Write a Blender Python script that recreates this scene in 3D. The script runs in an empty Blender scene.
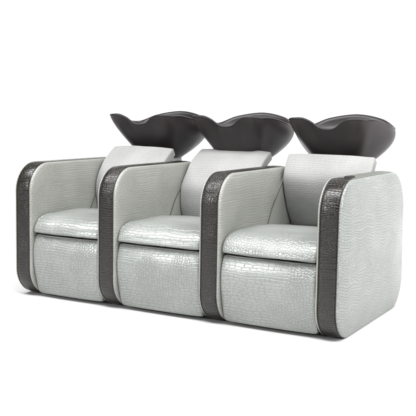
import bpy, bmesh, math
from mathutils import Vector, Matrix, noise

S = bpy.context.scene
COL = S.collection
R = math.radians

# ------------------------------------------------------------------ camera
cam_d = bpy.data.cameras.new("camera")
cam = bpy.data.objects.new("camera", cam_d)
COL.objects.link(cam)
S.camera = cam
cam_d.sensor_width = 36.0
cam_d.lens = 850.91 / 416.0 * 36.0
cam_d.clip_start = 0.05
cam_d.clip_end = 200.0
YAW, PITCH, ROLL = -0.506, -0.115, 0.017
fwd = Vector((math.sin(YAW) * math.cos(PITCH), math.cos(YAW) * math.cos(PITCH), math.sin(PITCH)))
rgt0 = Vector((math.cos(YAW), -math.sin(YAW), 0))
up0 = rgt0.cross(fwd)
rgt = rgt0 * math.cos(ROLL) + up0 * math.sin(ROLL)
upv = -rgt0 * math.sin(ROLL) + up0 * math.cos(ROLL)
M = Matrix((rgt, upv, -fwd)).transposed().to_4x4()
M.translation = Vector((3.749, -4.201, 1.233))
cam.matrix_world = M

# ------------------------------------------------------------------ world and lamps
world = bpy.data.worlds.new("World")
S.world = world
world.use_nodes = True
bg = world.node_tree.nodes["Background"]
bg.inputs[0].default_value = (1.0, 1.0, 1.0, 1)
bg.inputs[1].default_value = 0.16

S.view_settings.view_transform = 'Standard'
S.view_settings.look = 'None'
S.view_settings.exposure = 0.0
S.view_settings.gamma = 1.0
S.view_settings.use_curve_mapping = False


def area_lamp(name, loc, target, sx, sy, power, color=(1, 1, 1)):
    d = bpy.data.lights.new(name, 'AREA')
    d.shape = 'RECTANGLE'
    d.size, d.size_y = sx, sy
    d.energy = power
    d.color = color
    o = bpy.data.objects.new(name, d)
    COL.objects.link(o)
    o.location = loc
    o.rotation_euler = (Vector(target) - Vector(loc)).to_track_quat('-Z', 'Y').to_euler()
    return o


area_lamp("overhead_softbox", (1.25, -1.0, 3.7), (1.25, 0.0, 0.0), 7.0, 1.4, 405)
area_lamp("side_fill", (4.9, 1.3, 3.9), (4.2, 1.2, 0.0), 2.0, 3.0, 170)  # added fill, whitens the floor beside the end chair
area_lamp("right_softbox", (5.4, 0.0, 1.5), (2.2, 0.5, 0.45), 1.3, 1.2, 50)
area_lamp("front_softbox", (-1.6, -5.5, 2.6), (1.0, 0.2, 0.5), 1.6, 1.6, 125)
area_lamp("backdrop_fill_a", (-6.5, 3.2, 4.6), (-6.5, 8.6, 0.6), 4.0, 2.0, 1150)  # three added lamps burn the sweep out to white
area_lamp("backdrop_fill_b", (1.0, 3.6, 4.8), (0.0, 8.6, 0.6), 4.0, 2.0, 560)
area_lamp("backdrop_fill_c", (9.5, 3.6, 4.8), (9.5, 8.6, 0.8), 4.0, 2.0, 1000)


# ------------------------------------------------------------------ materials
def new_mat(name):
    m = bpy.data.materials.new(name)
    m.use_nodes = True
    nt = m.node_tree
    b = nt.nodes["Principled BSDF"]
    return m, nt, b


def nd(nt, typ, **kw):
    n = nt.nodes.new(typ)
    for k, v in kw.items():
        setattr(n, k, v)
    return n


def math_node(nt, op, a, b=None, clamp=False):
    n = nd(nt, 'ShaderNodeMath', operation=op)
    n.use_clamp = clamp
    for i, v in enumerate((a, b)):
        if v is None:
            continue
        if isinstance(v, (int, float)):
            n.inputs[i].default_value = v
        else:
            nt.links.new(v, n.inputs[i])
    return n.outputs[0]


def map_range(nt, v, a, b, c, d, smooth=False):
    n = nd(nt, 'ShaderNodeMapRange')
    if smooth:
        n.interpolation_type = 'SMOOTHSTEP'
    nt.links.new(v, n.inputs[0])
    for i, x in enumerate((a, b, c, d)):
        n.inputs[i + 1].default_value = x
    return n.outputs[0]


def scales(nt, uv, sx, sy, rnd, seed, edge):
    """cell height of a croc hide: 1 on the scale, 0 in the crease"""
    mp = nd(nt, 'ShaderNodeMapping')
    mp.inputs['Scale'].default_value = (sx, sy, 1)
    mp.inputs['Location'].default_value = (seed * 3.71, seed * 1.93, 0)
    nt.links.new(uv, mp.inputs['Vector'])
    v = nd(nt, 'ShaderNodeTexVoronoi', voronoi_dimensions='2D', feature='DISTANCE_TO_EDGE')
    v.inputs['Scale'].default_value = 1.0
    v.inputs['Randomness'].default_value = rnd
    nt.links.new(mp.outputs[0], v.inputs['Vector'])
    return map_range(nt, v.outputs['Distance'], 0.0, edge, 0.0, 1.0, True)


def hide_rows(nt, uv, width, height, seed):
    """rows of oblong belly scales: 1 on the scale, 0 in the crease; rows of uneven length"""
    # stretch each row by its own amount so that no two rows line up
    mp = nd(nt, 'ShaderNodeMapping')
    mp.inputs['Scale'].default_value = (5.0, 0.45 / height, 1)
    mp.inputs['Location'].default_value = (seed, seed * 2.3, 0)
    nt.links.new(uv, mp.inputs['Vector'])
    n = nd(nt, 'ShaderNodeTexNoise', noise_dimensions='2D')
    n.inputs['Scale'].default_value = 1.0
    n.inputs['Detail'].default_value = 1.0
    nt.links.new(mp.outputs[0], n.inputs['Vector'])
    wv = nd(nt, 'ShaderNodeVectorMath', operation='MULTIPLY_ADD')
    nt.links.new(n.outputs['Color'], wv.inputs[0])
    wv.inputs[1].default_value = (width * 2.2, height * 0.9, 0)
    nt.links.new(uv, wv.inputs[2])
    br = nd(nt, 'ShaderNodeTexBrick')
    br.offset, br.offset_frequency, br.squash, br.squash_frequency = 0.5, 2, 0.75, 3
    br.inputs['Scale'].default_value = 1.0
    br.inputs['Mortar Size'].default_value = height * 0.16
    br.inputs['Mortar Smooth'].default_value = 1.0
    br.inputs['Brick Width'].default_value = width
    br.inputs['Row Height'].default_value = height
    nt.links.new(wv.outputs[0], br.inputs['Vector'])
    return math_node(nt, 'SUBTRACT', 1.0, br.outputs['Fac'])


def croc(name, base, rough, big, small, mix_scale, bump, spec=0.5, crease=0.8, seed=1.0,
         coat=0.0, warp=0.02, wave=0.0, edge=0.22, mixlo=0.45, mixhi=0.6, fine=0.25, metallic=0.0):
    m, nt, b = new_mat(name)
    tc = nd(nt, 'ShaderNodeTexCoord')
    info = nd(nt, 'ShaderNodeObjectInfo')
    # every piece is cut from another place of the hide
    add = nd(nt, 'ShaderNodeVectorMath', operation='MULTIPLY_ADD')
    cmb = nd(nt, 'ShaderNodeCombineXYZ')
    nt.links.new(info.outputs['Random'], cmb.inputs[0])
    nt.links.new(info.outputs['Random'], cmb.inputs[1])
    nt.links.new(cmb.outputs[0], add.inputs[0])
    add.inputs[1].default_value = (7.3, 11.9, 0)
    nt.links.new(tc.outputs['UV'], add.inputs[2])
    uv0 = add.outputs[0]
    nz = nd(nt, 'ShaderNodeTexNoise', noise_dimensions='2D')
    nz.inputs['Scale'].default_value = 7.0
    nz.inputs['Detail'].default_value = 2.0
    nt.links.new(uv0, nz.inputs['Vector'])
    wv = nd(nt, 'ShaderNodeVectorMath', operation='MULTIPLY_ADD')
    nt.links.new(nz.outputs['Color'], wv.inputs[0])
    wv.inputs[1].default_value = (warp, warp, 0)
    nt.links.new(uv0, wv.inputs[2])
    uv = wv.outputs[0]
    if wave:
        sp = nd(nt, 'ShaderNodeSeparateXYZ')
        nt.links.new(uv, sp.inputs[0])
        sn = math_node(nt, 'SINE', math_node(nt, 'MULTIPLY', sp.outputs[0], 2 * math.pi / 0.17))
        y2 = math_node(nt, 'ADD', sp.outputs[1], math_node(nt, 'MULTIPLY', sn, wave))
        c2 = nd(nt, 'ShaderNodeCombineXYZ')
        nt.links.new(sp.outputs[0], c2.inputs[0])
        nt.links.new(y2, c2.inputs[1])
        uv = c2.outputs[0]
    hb = hide_rows(nt, uv, big[0], big[1], seed)
    hs = scales(nt, uv, small[0], small[1], 0.85, seed + 2.2, edge * 1.1)
    mk = nd(nt, 'ShaderNodeTexNoise', noise_dimensions='2D')
    mk.inputs['Scale'].default_value = mix_scale
    mk.inputs['Detail'].default_value = 1.0
    nt.links.new(uv0, mk.inputs['Vector'])
    mask = map_range(nt, mk.outputs['Fac'], mixlo, mixhi, 0, 1, True)
    mx = nd(nt, 'ShaderNodeMix', data_type='FLOAT')
    nt.links.new(mask, mx.inputs[0])
    nt.links.new(hs, mx.inputs[2])
    nt.links.new(hb, mx.inputs[3])
    h = mx.outputs[0]
    # fine wrinkles across the scales
    f = nd(nt, 'ShaderNodeTexNoise', noise_dimensions='2D')
    f.inputs['Scale'].default_value = 130.0
    f.inputs['Detail'].default_value = 3.0
    nt.links.new(uv, f.inputs['Vector'])
    hh = math_node(nt, 'ADD', h, math_node(nt, 'MULTIPLY', f.outputs['Fac'], fine))
    bp = nd(nt, 'ShaderNodeBump')
    bp.inputs['Strength'].default_value = bump
    bp.inputs['Distance'].default_value = 0.003
    nt.links.new(hh, bp.inputs['Height'])
    nt.links.new(bp.outputs[0], b.inputs['Normal'])
    # colour: dye sits a little darker in the creases, and drifts over the hide
    cr = nd(nt, 'ShaderNodeMix', data_type='RGBA')
    nt.links.new(h, cr.inputs[0])
    cr.inputs[6].default_value = (*[c * crease for c in base], 1)
    cr.inputs[7].default_value = (*base, 1)
    dr = nd(nt, 'ShaderNodeTexNoise', noise_dimensions='2D')
    dr.inputs['Scale'].default_value = 5.0
    dr.inputs['Detail'].default_value = 4.0
    nt.links.new(uv0, dr.inputs['Vector'])
    hsv = nd(nt, 'ShaderNodeHueSaturation')
    nt.links.new(cr.outputs[2], hsv.inputs['Color'])
    nt.links.new(map_range(nt, dr.outputs['Fac'], 0.3, 0.7, 0.93, 1.06), hsv.inputs['Value'])
    nt.links.new(hsv.outputs[0], b.inputs['Base Color'])
    nt.links.new(map_range(nt, hh, 0.0, 1.2, rough + 0.18, rough), b.inputs['Roughness'])
    b.inputs['Specular IOR Level'].default_value = spec
    b.inputs['Coat Weight'].default_value = coat
    b.inputs['Metallic'].default_value = metallic
    b.inputs['Coat Roughness'].default_value = 0.16
    return m


LEATHER = (0.308, 0.323, 0.309)
M_seat = croc("pale_croc_leather", LEATHER, 0.29, (0.046, 0.0175), (54, 66), 2.6, 0.6, spec=0.85, crease=0.88, metallic=0.25,
              mixlo=0.37, mixhi=0.46)
M_arm_in = croc("pale_croc_leather_fine", (0.336, 0.340, 0.314), 0.33, (0.036, 0.0155), (64, 76), 2.0, 0.5, spec=0.7, crease=0.88, seed=4,
                metallic=0.2, mixlo=0.38, mixhi=0.5)
M_arm_out = croc("pale_croc_belly_leather", LEATHER, 0.30, (0.030, 0.0160), (52, 66), 3.0, 0.75, spec=0.7, crease=0.9, seed=6,
                 wave=0.006, warp=0.045, metallic=0.45, mixlo=0.34, mixhi=0.44)
M_back = croc("white_croc_leather", (0.30, 0.30, 0.297), 0.48, (0.034, 0.0135), (64, 76), 2.2, 0.32, spec=0.3, crease=0.9, seed=8,
              metallic=0.0)
M_trim = croc("dark_croc_leather", (0.0105, 0.0085, 0.0054), 0.22, (0.028, 0.0150), (75, 105), 1.6, 0.5, spec=0.62, crease=0.5,
              seed=11, fine=0.25, mixlo=0.36, mixhi=0.48)
M_strip = croc("grey_sheen_croc_leather", (0.15, 0.155, 0.14), 0.36, (0.03, 0.015), (60, 70), 2.0, 0.35, spec=0.5, seed=13)  # base colour lightened to carry the reflection along the top


def plain(name, col, rough, spec=0.5, bump=0.0, bscale=300.0, metallic=0.0):
    m, nt, b = new_mat(name)
    b.inputs['Base Color'].default_value = (*col, 1)
    b.inputs['Specular IOR Level'].default_value = spec
    b.inputs['Metallic'].default_value = metallic
    tc = nd(nt, 'ShaderNodeTexCoord')
    n = nd(nt, 'ShaderNodeTexNoise')
    n.inputs['Scale'].default_value = 7.0
    n.inputs['Detail'].default_value = 5.0
    nt.links.new(tc.outputs['Object'], n.inputs['Vector'])
    nt.links.new(map_range(nt, n.outputs['Fac'], 0.3, 0.7, rough - 0.05, rough + 0.08), b.inputs['Roughness'])
    if bump:
        n2 = nd(nt, 'ShaderNodeTexNoise')
        n2.inputs['Scale'].default_value = bscale
        nt.links.new(tc.outputs['Object'], n2.inputs['Vector'])
        bp = nd(nt, 'ShaderNodeBump')
        bp.inputs['Strength'].default_value = bump
        bp.inputs['Distance'].default_value = 0.001
        nt.links.new(n2.outputs['Fac'], bp.inputs['Height'])
        nt.links.new(bp.outputs[0], b.inputs['Normal'])
    return m


M_basin = plain("dark_basin_resin", (0.031, 0.0255, 0.027), 0.42, 0.36)
M_bowl = plain("black_glazed_bowl", (0.013, 0.0105, 0.011), 0.34, 0.4)
M_black = plain("black_rubber", (0.012, 0.012, 0.012), 0.5, 0.4)
M_pipe = plain("pale_piping_leather", (0.36, 0.365, 0.34), 0.4, 0.5, 0.2)
M_seam_gap = plain("dark_seam_and_gap", (0.06, 0.058, 0.05), 0.6, 0.3, 0.2)  # dark band seams, and the shade painted in at the wings
M_metal = plain("grey_painted_steel", (0.36, 0.38, 0.37), 0.35, 0.5)
M_floor = plain("white_studio_floor", (0.62, 0.62, 0.62), 0.75, 0.1)


# ------------------------------------------------------------------ mesh helpers
def obj(name, bm, mat, parent=None, smooth=True):
    me = bpy.data.meshes.new(name)
    bmesh.ops.recalc_face_normals(bm, faces=bm.faces)
    bm.to_mesh(me)
    bm.free()
    if smooth:
        for p in me.polygons:
            p.use_smooth = True
    me.materials.append(mat)
    o = bpy.data.objects.new(name, me)
    COL.objects.link(o)
    if parent is not None:
        o.parent = parent
    return o


def grid(bm, P, UV=None, close_u=False, close_v=False):
    """P[i][j] points -> quads, UV[i][j] optional (extra row / column when closed)"""
    uvl = bm.loops.layers.uv.verify()
    nu, nv = len(P), len(P[0])
    V = [[bm.verts.new(q) for q in row] for row in P]
    for i in range(nu if close_u else nu - 1):
        for j in range(nv if close_v else nv - 1):
            ids = [(i, j), (i + 1, j), (i + 1, j + 1), (i, j + 1)]
            vs = [V[a % nu][b % nv] for a, b in ids]
            try:
                f = bm.faces.new(vs)
            except ValueError:
                continue
            if UV:
                for lp, (a, b) in zip(f.loops, ids):
                    lp[uvl].uv = UV[a][b]
    return V


def rounded_box(hx, hy, hz, r, n=14, deform=None, swap=False):
    """rounded box about the origin; uv in metres on each side; deform maps a point to a point"""
    bm = bmesh.new()
    H = (hx, hy, hz)
    if not isinstance(r, (tuple, list)):
        r = (r, r, r)

    def samples(h, rr, n):
        a = [-h + rr * (1 - math.cos(math.pi / 2 * i / 6)) for i in range(6)]
        m = max(4, n)
        b = [-h + rr + (2 * h - 2 * rr) * i / m for i in range(m + 1)]
        return a + b + [-q for q in reversed(a)]

    for ax in range(3):
        u, v = [a for a in range(3) if a != ax]
        su, sv = samples(H[u], r[u], n), samples(H[v], r[v], n)
        for sg in (-1, 1):
            P, UV = [], []
            for a in su:
                rp, ru = [], []
                for c in sv:
                    q = [0, 0, 0]
                    q[u], q[v], q[ax] = a, c, sg * H[ax]
                    inner = [max(-(H[i] - r[i]), min(H[i] - r[i], q[i])) for i in range(3)]
                    d = [(q[i] - inner[i]) / r[i] for i in range(3)]
                    L = math.sqrt(sum(t * t for t in d)) or 1
                    w = [inner[i] + d[i] / L * r[i] for i in range(3)]
                    w = Vector(w)
                    if deform:
                        w = deform(w)
                    rp.append(w)
                    ru.append((c, a) if (u, v) == (1, 2) and swap else (a, c))
                P.append(rp)
                UV.append(ru)
            grid(bm, P, UV)
    bmesh.ops.remove_doubles(bm, verts=bm.verts, dist=1e-5)
    return bm


def rounded_poly(pts, radii, step=0.012, arc=16):
    """closed outline through corner points with corner radii"""
    out = []
    n = len(pts)
    for i in range(n):
        p0, p1, p2 = Vector(pts[i - 1]), Vector(pts[i]), Vector(pts[(i + 1) % n])
        a, b = (p0 - p1).normalized(), (p2 - p1).normalized()
        ang = a.angle(b)
        r = radii[i]
        t = r / math.tan(ang / 2)
        c = p1 + (a + b).normalized() * (r / math.sin(ang / 2))
        s, e = p1 + a * t - c, p1 + b * t - c
        a0 = math.atan2(s.y, s.x)
        da = math.atan2(e.y, e.x) - a0
        while da > math.pi:
            da -= 2 * math.pi
        while da < -math.pi:
            da += 2 * math.pi
        for k in range(arc + 1):
            th = a0 + da * k / arc
            out.append(c + Vector((math.cos(th), math.sin(th))) * r)
    # fill the straight runs
    res = []
    for i in range(len(out)):
        p, q = out[i], out[(i + 1) % len(out)]
        L = (q - p).length
        m = max(1, int(L / 0.04))
        for k in range(m):
            res.append(p + (q - p) * k / m)
    return res


def offset_poly(pts, d):
    """move an outline inward by d (outline counter-clockwise or clockwise, convex)"""
    n = len(pts)
    area = sum(pts[i].x * pts[(i + 1) % n].y - pts[(i + 1) % n].x * pts[i].y for i in range(n))
    sg = 1 if area > 0 else -1
    res = []
    for i in range(n):
        t = (pts[(i + 1) % n] - pts[i - 1]).normalized()
        res.append(pts[i] + Vector((-t.y, t.x)) * d * sg)
    return res


def tube(bm, pts, rad, n=8, closed=False, ref=(0, 0, 1)):
    P = []
    m = len(pts)
    for i in range(m):
        a = pts[(i - 1) % m] if (closed or i > 0) else pts[i]
        b = pts[(i + 1) % m] if (closed or i < m - 1) else pts[i]
        t = (b - a).normalized()
        s = t.cross(Vector(ref))
        if s.length < 1e-4:
            s = Vector((1, 0, 0))
        s.normalize()
        u = s.cross(t)
        P.append([pts[i] + (s * math.cos(2 * math.pi * k / n) + u * math.sin(2 * math.pi * k / n)) * rad for k in range(n)])
    grid(bm, P, close_u=closed, close_v=True)
    if not closed:
        bm.verts.ensure_lookup_table()


def soften(bm, amp, freq, seed):
    """upholstery is never quite even: shallow dents and swells"""
    bm.normal_update()
    mv = []
    for v in bm.verts:
        q = v.co * freq + Vector((seed * 5.1, seed * 2.7, seed))
        mv.append(v.normal * amp * (noise.noise(q) + 0.5 * noise.noise(q * 2.3)))
    for v, d in zip(bm.verts, mv):
        v.co += d


def smoothstep(a, b, x):
    t = max(0.0, min(1.0, (x - a) / (b - a)))
    return t * t * (3 - 2 * t)


def lerp_curve(keys, x):
    """smooth interpolation (Catmull-Rom style, monotone keys)"""
    if x <= keys[0][0]:
        return keys[0][1]
    for i in range(len(keys) - 1):
        x0, y0 = keys[i]
        x1, y1 = keys[i + 1]
        if x <= x1:
            h = x1 - x0
            m0 = (y1 - keys[i - 1][1]) / (x1 - keys[i - 1][0]) if i > 0 else (y1 - y0) / h
            m1 = (keys[i + 2][1] - y0) / (keys[i + 2][0] - x0) if i + 2 < len(keys) else (y1 - y0) / h
            t = (x - x0) / h
            return ((2 * t ** 3 - 3 * t ** 2 + 1) * y0 + (t ** 3 - 2 * t ** 2 + t) * h * m0
                    + (-2 * t ** 3 + 3 * t ** 2) * y1 + (t ** 3 - t ** 2) * h * m1)
    return keys[-1][1]


# ------------------------------------------------------------------ the setting: white studio floor and sweep
bm = bmesh.new()
prof = [(-14.0, 0.0), (8.0, 0.0)]
for i in range(1, 17):
    a = math.pi / 2 * i / 16
    prof.append((8.0 + 2.5 * math.sin(a), 2.5 - 2.5 * math.cos(a)))
prof += [(10.5, 9.0)]
P = [[Vector((x, y, z)) for (y, z) in prof] for x in (-30, -15, 0, 15, 30)]
grid(bm, P)
fl = obj("floor", bm, M_floor)
fl["kind"] = "structure"

# ------------------------------------------------------------------ the chairs
AW = 0.103                       # width of the dark band round an armrest
AX = (0.0, 0.659, 1.379, 2.10)   # left side of each armrest
H, D = 0.872, 1.165
OUT = rounded_poly([(0, 0), (0, H), (1.135, H), (1.19, 0)], [0.185, 0.18, 0.26, 0.19])
N_OUT = len(OUT)


def make_armrest(parent, x0, right_end):
    """padded slab: two bulging leather sides, dark leather band running round the edge between them"""
    def pad(side, bulge, mat, name):
        bm = bmesh.new()
        rows, uvs = [], []
        # from the band outwards, round the edge, then over the face to its middle
        steps = [(-0.006, 0.016), (0.001, 0.003), (0.004, 0.0005), (0.008, 0.0), (0.012, 0.003), (0.0155, 0.009), (0.0175, 0.018)]
        c = Vector((0.60, 0.436))
        for dx, ins in steps:
            o = offset_poly(OUT, ins)
            rows.append([(dx, q) for q in o])
        last = offset_poly(OUT, 0.018)
        for s in (0.96, 0.9, 0.82, 0.72, 0.6, 0.45, 0.3, 0.15, 0.02):
            b = bulge * (1 - s ** 2.3)
            rows.append([(0.0175 + b, c + (q - c) * s) for q in last])
        PP, UU = [], []
        for row in rows:
            pr, ur = [], []
            for dx, q in row:
                x = AW + dx if side > 0 else -dx
                pr.append(Vector((x0 + x, q.x, q.y)))
                ur.append((q.x, q.y))
            ur.append(ur[0])
            PP.append(pr)
            UU.append(ur)
        V = grid(bm, PP, UU, close_v=True)
        f = bm.faces.new(V[-1])
        uvl = bm.loops.layers.uv.verify()
        for lp in f.loops:
            lp[uvl].uv = (lp.vert.co.y, lp.vert.co.z)
        return obj(name, bm, mat, parent)

    # dark band = the body of the armrest
    def band(i0, i1, name, mat, par):
        bm = bmesh.new()
        prof = [(0.004, 0.014), (0.001, 0.005), (0.004, 0.0005), (0.010, -0.0028), (0.03, -0.0045), (AW / 2, -0.005),
                (AW - 0.03, -0.0045), (AW - 0.010, -0.0028), (AW - 0.004, 0.0005), (AW - 0.001, 0.005), (AW - 0.004, 0.014)]
        offs = [offset_poly(OUT, ins) for _, ins in prof]
        whole = i1 - i0 >= N_OUT
        idx = range(i0, i1 + (0 if whole else 1))
        arc, s = [0.0], 0.0
        ids = list(range(i0, i1 + 1))
        for a, b in zip(ids, ids[1:]):
            s += (OUT[b % N_OUT] - OUT[a % N_OUT]).length
            arc.append(s)
        PP = [[Vector((x0 + prof[j][0], offs[j][i % N_OUT].x, offs[j][i % N_OUT].y)) for j in range(len(prof))] for i in idx]
        UU = [[(prof[j][0], arc[k]) for j in range(len(prof))] for k in range(len(arc))]
        V = grid(bm, PP, UU, close_u=whole)
        if not whole:
            for k in (0, -1):
                bm.faces.new(V[k])
        return obj(name, bm, mat, par)

    # index of the outline point on the top edge nearest to a depth
    def top_index(y):
        return min((i for i in range(N_OUT) if OUT[i].y > H - 0.002), key=lambda i: abs(OUT[i].x - y))

    arm = pad(1, 0.042 if right_end else 0.010, M_arm_out if right_end else M_arm_in, "armrest")
    left = pad(-1, 0.010, M_arm_in, "side_pad")
    left.parent = arm
    if not right_end:
        band(0, N_OUT, "trim_band", M_trim, arm)
    else:
        # the end armrest: dark band down the front, grey strip behind the cap with its sheen painted in
        k = top_index(0.235)
        ib = min((i for i in range(N_OUT) if OUT[i].y < 0.002 and OUT[i].x > 0.2), key=lambda i: OUT[i].x)
        start, stop = ib, k
        if stop < start:
            stop += N_OUT
        band(start, stop, "trim_band", M_trim, arm)
        band(stop, start + N_OUT, "top_strip", M_strip, arm)
        # black oval cap let into the top
        bm = bmesh.new()
        rows = []
        for rr, zz in ((0.0, 0.0075), (0.6, 0.0075), (0.92, 0.0065), (1.0, 0.004), (1.0, -0.004)):
            rows.append([Vector((x0 + AW * 0.62 + max(rr, .01) * 0.026 * math.cos(2 * math.pi * t / 28),
                                 0.262 + max(rr, .01) * 0.05 * math.sin(2 * math.pi * t / 28), H + 0.0045 + zz)) for t in range(28)])
        V = grid(bm, rows, close_v=True)
        bm.faces.new(V[0])
        bm.faces.new(V[-1])
        obj("cap", bm, M_black, arm)
    # piping where the band meets the pads
    for side in (-1, 1):
        bm = bmesh.new()
        o = offset_poly(OUT, 0.0015)
        x = x0 - 0.0012 if side < 0 else x0 + AW + 0.0012
        tube(bm, [Vector((x, q.x, q.y)) for q in o], 0.0024, 6, closed=True, ref=(1, 0, 0))
        obj("seam_and_gap_line", bm, M_seam_gap, arm)
    return arm


def make_seat(parent, xa, xb):
    """cushion between the armrests: domed top, deep rounded nose"""
    cx, hx = (xa + xb) / 2, (xb - xa) / 2
    y0, y1, z0, z1 = 0.018, 1.02, 0.424, 0.546
    hy, hz = (y1 - y0) / 2, (z1 - z0) / 2

    def deform(w):
        u = w.x / hx
        t = (w.y + hy) / (2 * hy)
        top = smoothstep(-hz, hz, w.z)
        fr = 1 - smoothstep(0.0, 0.46, t)
        RN, RH = 0.114, 0.155                          # the deep round of the nose
        zz = max(0.0, min(0.995, (w.z - (hz - RN)) / RN))
        back = RH * (1 - math.sqrt(1 - zz * zz)) * fr
        RX = 0.07
        zx = max(0.0, min(0.99, (w.z - (hz - RX)) / RX))
        x = w.x - math.copysign(0.042 * (1 - math.sqrt(1 - zx * zx)), u) * smoothstep(0.65, 1.0, abs(u))
        dome = 0.008 * (1 - abs(u) ** 3) * smoothstep(0.0, 0.3, t) - 0.125 * max(0.0, t * 2 * hy - 0.40) * (1 - 0.3 * (1 - t))
        nose = -0.015 * (1 - abs(u) ** 4) * (1 - smoothstep(0.0, 0.2, t)) * (1 - 0.5 * top)
        return Vector((x, w.y + nose + back, w.z + dome * top))

    bm = rounded_box(hx, hy, hz, (0.018, 0.018, 0.016), 22, deform)
    bmesh.ops.translate(bm, verts=bm.verts, vec=(cx, (y0 + y1) / 2, (z0 + z1) / 2))
    soften(bm, 0.004, 5.5, cx)
    return obj("seat_cushion", bm, M_seat, parent)


def make_front_panel(parent, xa, xb):
    """upholstered leg rest hanging below the seat: bowed face with piped edges"""
    cx, hx = (xa + xb) / 2, (xb - xa) / 2
    z0, z1 = 0.022, 0.412
    hz, hy = (z1 - z0) / 2, 0.05

    def bow(z):
        zz = z + hz + z0
        return 0.06 * (max(0, 0.29 - zz) / 0.27) ** 2 + 0.03 * (max(0, zz - 0.29) / 0.12) ** 2

    def deform(w):
        u = w.x / hx
        b = bow(w.z) - 0.014 * (1 - abs(u) ** 3.2)
        return Vector((w.x, w.y + b, w.z))

    bm = rounded_box(hx, hy, hz, (0.011, 0.012, 0.010), 26, deform, swap=False)
    ofs = Vector((cx, 0.012 + hy, (z0 + z1) / 2))
    bmesh.ops.translate(bm, verts=bm.verts, vec=ofs)
    soften(bm, 0.0022, 5.0, cx + 3)
    f = obj("leg_rest", bm, M_seat, parent)
    bm = bmesh.new()
    pts = []
    ex, ez = hx - 0.004, hz - 0.004
    out = rounded_poly([(-ex, -ez), (ex, -ez), (ex, ez), (-ex, ez)], [0.02] * 4)
    for q in out:
        d = deform(Vector((q.x, -hy + 0.007, q.y)))
        pts.append(d + ofs)
    tube(bm, pts, 0.0042, 8, closed=True, ref=(0, 1, 0))
    obj("piping", bm, M_pipe, f)
    # dark carcass behind the leg rest, set back from it
    bm = rounded_box(hx - 0.004, 0.42, 0.195, 0.01, 4)
    bmesh.ops.translate(bm, verts=bm.verts, vec=(cx, 0.62, 0.21))
    obj("carcass", bm, M_black, parent)
    return f


# front face of each backrest, height -> depth: the first two lean back further than the nearest one
BACKS = ([(0.42, 0.730), (0.48, 0.705), (0.57, 0.680), (0.66, 0.668), (0.747, 0.685), (0.837, 0.742), (0.90, 0.812), (0.975, 0.922)],
         [(0.42, 0.800), (0.48, 0.772), (0.56, 0.745), (0.63, 0.735), (0.71, 0.742), (0.791, 0.796), (0.894, 0.894), (0.975, 1.045)],
         [(0.42, 1.02), (0.48, 0.975), (0.59, 0.895), (0.68, 0.848), (0.75, 0.822), (0.815, 0.812), (0.89, 0.843), (0.97, 0.903)])


def make_backrest(parent, xl, xr, xa, xb, BACK):
    cx, hx = (xl + xr) / 2, (xr - xl) / 2
    z0, z1 = 0.44, 0.962
    hz, hy = (z1 - z0) / 2, 0.030

    def deform(w):
        z = w.z + (z0 + z1) / 2
        u = w.x / hx
        y = lerp_curve(BACK, z)
        e = 0.01
        s = (lerp_curve(BACK, z + e) - lerp_curve(BACK, z - e)) / (2 * e)
        t = w.y + hy
        n = Vector((0, 1, -s)).normalized()
        b = -0.012 * (1 - abs(u) ** 3) * (1 - smoothstep(0.0, 2 * hy, t))
        return Vector((cx + w.x, y + n.y * (t + b), z + n.z * (t + b)))

    bm = rounded_box(hx, hy, hz, (0.012, 0.012, 0.010), 24, deform)
    soften(bm, 0.0025, 6.0, cx + 7)
    bk = obj("backrest", bm, M_back, parent)
    # shell behind: wings against the armrests and a rear panel
    line = [Vector((0, 0.60, 0.50)), Vector((0, 0.675, 0.621)), Vector((0, 0.79, 0.742)), Vector((0, 0.878, 0.832)), Vector((0, 0.90, 0.855))]
    bm = rounded_box((xb - xa) / 2 - 0.008, 0.03, 0.40, 0.012, 6)
    bmesh.ops.translate(bm, verts=bm.verts, vec=((xa + xb) / 2, 1.115, 0.42))
    sh = obj("back_shell", bm, M_arm_in, parent)
    for sx, x in ((1, xa + 0.0005), (-1, xb - 0.0005)):
        bm = bmesh.new()
        f = [Vector((x + sx * dx, q.y, q.z)) for dx in (-0.012, 0.0035) for q in line]
        n = len(line)
        front_out = [bm.verts.new(Vector((x + sx * 0.0012, q.y, q.z))) for q in line]
        front_in = [bm.verts.new(Vector((x - sx * 0.012, q.y, q.z))) for q in line]
        rear_out = [bm.verts.new(Vector((x + sx * 0.0012, 1.10, q.z - 0.006))) for q in line]
        rear_in = [bm.verts.new(Vector((x - sx * 0.012, 1.10, q.z - 0.006))) for q in line]
        for i in range(n - 1):
            bm.faces.new((front_out[i], front_out[i + 1], rear_out[i + 1], rear_out[i]))
            bm.faces.new((front_in[i], front_in[i + 1], front_out[i + 1], front_out[i]))
            bm.faces.new((rear_in[i], rear_in[i + 1], front_in[i + 1], front_in[i]))
            bm.faces.new((rear_out[i], rear_out[i + 1], rear_in[i + 1], rear_in[i]))
        bm.faces.new((front_out[-1], front_in[-1], rear_in[-1], rear_out[-1]))
        bm.faces.new((front_out[0], rear_out[0], rear_in[0], front_in[0]))
        obj("side_wing", bm, M_arm_in, sh, smooth=False)
    for x in (xa + 0.0015, xb - 0.0015):  # dark tube stands in for the shadow gap along the wing
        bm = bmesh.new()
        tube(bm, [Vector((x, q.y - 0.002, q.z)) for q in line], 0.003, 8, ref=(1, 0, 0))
        obj("seam_and_gap_line", bm, M_seam_gap, sh)
    return bk


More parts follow.
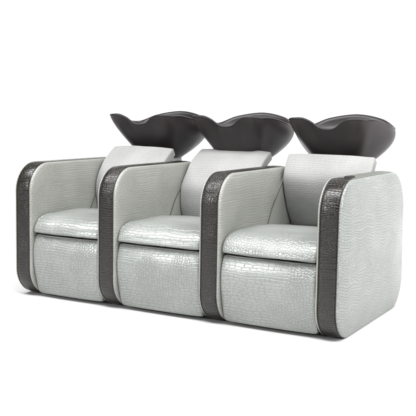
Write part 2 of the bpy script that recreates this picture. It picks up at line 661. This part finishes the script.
# basin: rim stations, angle from the front (neck side) -> half width, depth, height
RIM = [(0, 0.0, -0.240, 1.116), (10, 0.050, -0.246, 1.122), (20, 0.10, -0.262, 1.158), (30, 0.155, -0.275, 1.180),
       (44, 0.225, -0.27, 1.180), (56, 0.268, -0.225, 1.177), (68, 0.292, -0.15, 1.176), (86, 0.312, -0.03, 1.158),
       (106, 0.320, 0.10, 1.130), (128, 0.295, 0.22, 1.130), (152, 0.19, 0.30, 1.178), (180, 0.0, 0.34, 1.206)]


def rim_at(deg):
    a = (deg + 180) % 360 - 180
    s = 1 if a >= 0 else -1
    a = abs(a)
    ks = [[(r[0], r[c]) for r in RIM] for c in (1, 2, 3)]
    # mirror the keys so the curve is smooth across the front and the back
    def mir(k, odd):
        o = -1 if odd else 1
        return [(-k[2][0], o * k[2][1]), (-k[1][0], o * k[1][1])] + k + [(360 - k[-2][0], o * k[-2][1])]
    return Vector((s * lerp_curve(mir(ks[0], True), a), lerp_curve(mir(ks[1], False), a), lerp_curve(mir(ks[2], False), a)))


def make_basin(parent, cx, cy):
    n = 96
    bm = bmesh.new()
    zb = 0.88
    rows = []
    degs = [360.0 * i / n for i in range(n)]
    rims = [rim_at(d) for d in degs]

    def outward(i):
        t = rims[(i + 1) % n] - rims[i - 1]
        return Vector((t.y, -t.x, 0)).normalized()

    def base(d):
        a = R(d)
        return Vector((0.155 * math.sin(a), -0.12 * math.cos(a) + 0.05, zb))

    def bez(p, c1, c2, q, t):
        return p * (1 - t) ** 3 + c1 * 3 * t * (1 - t) ** 2 + c2 * 3 * t * t * (1 - t) + q * t ** 3

    T = 16
    for k in range(T, -1, -1):            # outer wall, base to rim
        t = k / T
        row = []
        for i, d in enumerate(degs):
            a = abs((d + 180) % 360 - 180)
            side = smoothstep(55, 100, a)
            p = rims[i] + outward(i) * 0.0
            q = base(d)
            full = p + outward(i) * 0.03 * side; full.z = p.z - 0.42 * (p.z - zb)
            lin = p.lerp(q, 0.14) + Vector((0, 0, -0.035))
            gut = 0.055 * (1 - smoothstep(12, 36, a))     # the neck gutter runs on down the front
            c1 = lin.lerp(full, 0.15 + 0.85 * side) + Vector((0, gut, 0))
            c2a = p.lerp(q, 0.66)
            c2b = Vector((q.x * 1.0 + 0.22 * p.x, q.y * 1.0 + 0.22 * p.y, zb + 0.05))
            c2 = c2a.lerp(c2b, 0.3 + 0.7 * side)
            w = bez(p, c1, c2, q, t)
            row.append(w)
        rows.append(row)
    outer_rows = list(rows)
    # rolled lip
    for dy, dz in ((0.004, 0.006), (-0.002, 0.012), (-0.011, 0.014), (-0.02, 0.011), (-0.026, 0.003), (-0.029, -0.01)):
        rows.append([rims[i] + outward(i) * dy + Vector((0, 0, dz)) for i in range(n)])
    lip = rows[-1]
    rows = rows[T + 1:]   # lip and inside: the black bowl
    rows.insert(0, outer_rows[-1])
    floor_z = 1.0
    for k in range(1, 15):               # inner wall, lip to drain
        t = k / 14
        row = []
        for i, d in enumerate(degs):
            a = R(d)
            p = lip[i]
            q = Vector((0.02 * math.sin(a), -0.02 * math.cos(a) + 0.05, floor_z))
            c1 = Vector((p.x * 0.93, p.y * 0.93 + 0.003, p.z - 0.75 * max(0.02, p.z - floor_z)))
            c2 = Vector((p.x * 0.55, p.y * 0.55 + 0.02, floor_z + 0.01))
            gut = 1 - smoothstep(10, 60, abs((d + 180) % 360 - 180))
            c1.y += 0.085 * gut
            c2.y += 0.05 * gut
            c1.z += 0.02 * gut
            row.append(bez(p, c1, c2, q, t))
        rows.append(row)
    place = lambda rr: [[Vector((w.x + cx, w.y + cy, w.z)) for w in row] for row in rr]
    V = grid(bm, place(outer_rows), close_v=True)
    bm.faces.new(V[0])
    b = obj("basin", bm, M_basin, parent)
    bm = bmesh.new()
    V = grid(bm, place(rows), close_v=True)
    bm.faces.new(V[-1])
    obj("bowl", bm, M_bowl, b)
    # steel bracket carrying the basin behind the backrest
    bm = rounded_box(0.145, 0.09, 0.14, 0.03, 6, lambda w: Vector((w.x * (1 - 0.5 * w.z), w.y, w.z)))
    bmesh.ops.translate(bm, verts=bm.verts, vec=(cx, cy + 0.045, 0.78))
    obj("basin_bracket", bm, M_metal, parent)
    return b


LABELS = (
    "leftmost and farthest of three pale croc-leather shampoo chairs, its basin's left lip standing clear",
    "middle shampoo chair of the row, pale croc leather, between the other two chairs",
    "nearest shampoo chair, at the right end, showing a whole pale croc-leather outer side",
)
BACKX = ((0.032, 0.030), (0.032, 0.050), (0.035, 0.01))
for k in range(3):
    root = bpy.data.objects.new("shampoo_chair", None)
    root.empty_display_size = 0.2
    COL.objects.link(root)
    base_x = (AX[k] + AX[k + 1] + AW) / 2
    root["label"] = LABELS[k]
    root["category"] = "shampoo chair"
    root["group"] = "shampoo chairs joined in a row"
    made_before = set(COL.objects)
    xa, xb = AX[k] + AW, AX[k + 1]
    gap = 0.021
    make_armrest(root, AX[k], False)
    if k == 2:
        make_armrest(root, AX[3], True)
    make_seat(root, xa + 0.020, xb - 0.020)
    make_front_panel(root, xa + gap, xb - gap)
    make_backrest(root, xa + BACKX[k][0], xb - BACKX[k][1] + 0.01, xa + 0.028, xb - 0.028, BACKS[k])
    make_basin(root, (xa + xb) / 2 + 0.0, 1.10)
    # put the empty at the chair's foot and keep the parts where they are
    off = Vector((base_x, 0.55, 0))
    root.location = off
    for o in set(COL.objects) - made_before:
        if o.type == 'MESH':
            o.data.transform(Matrix.Translation(-off))
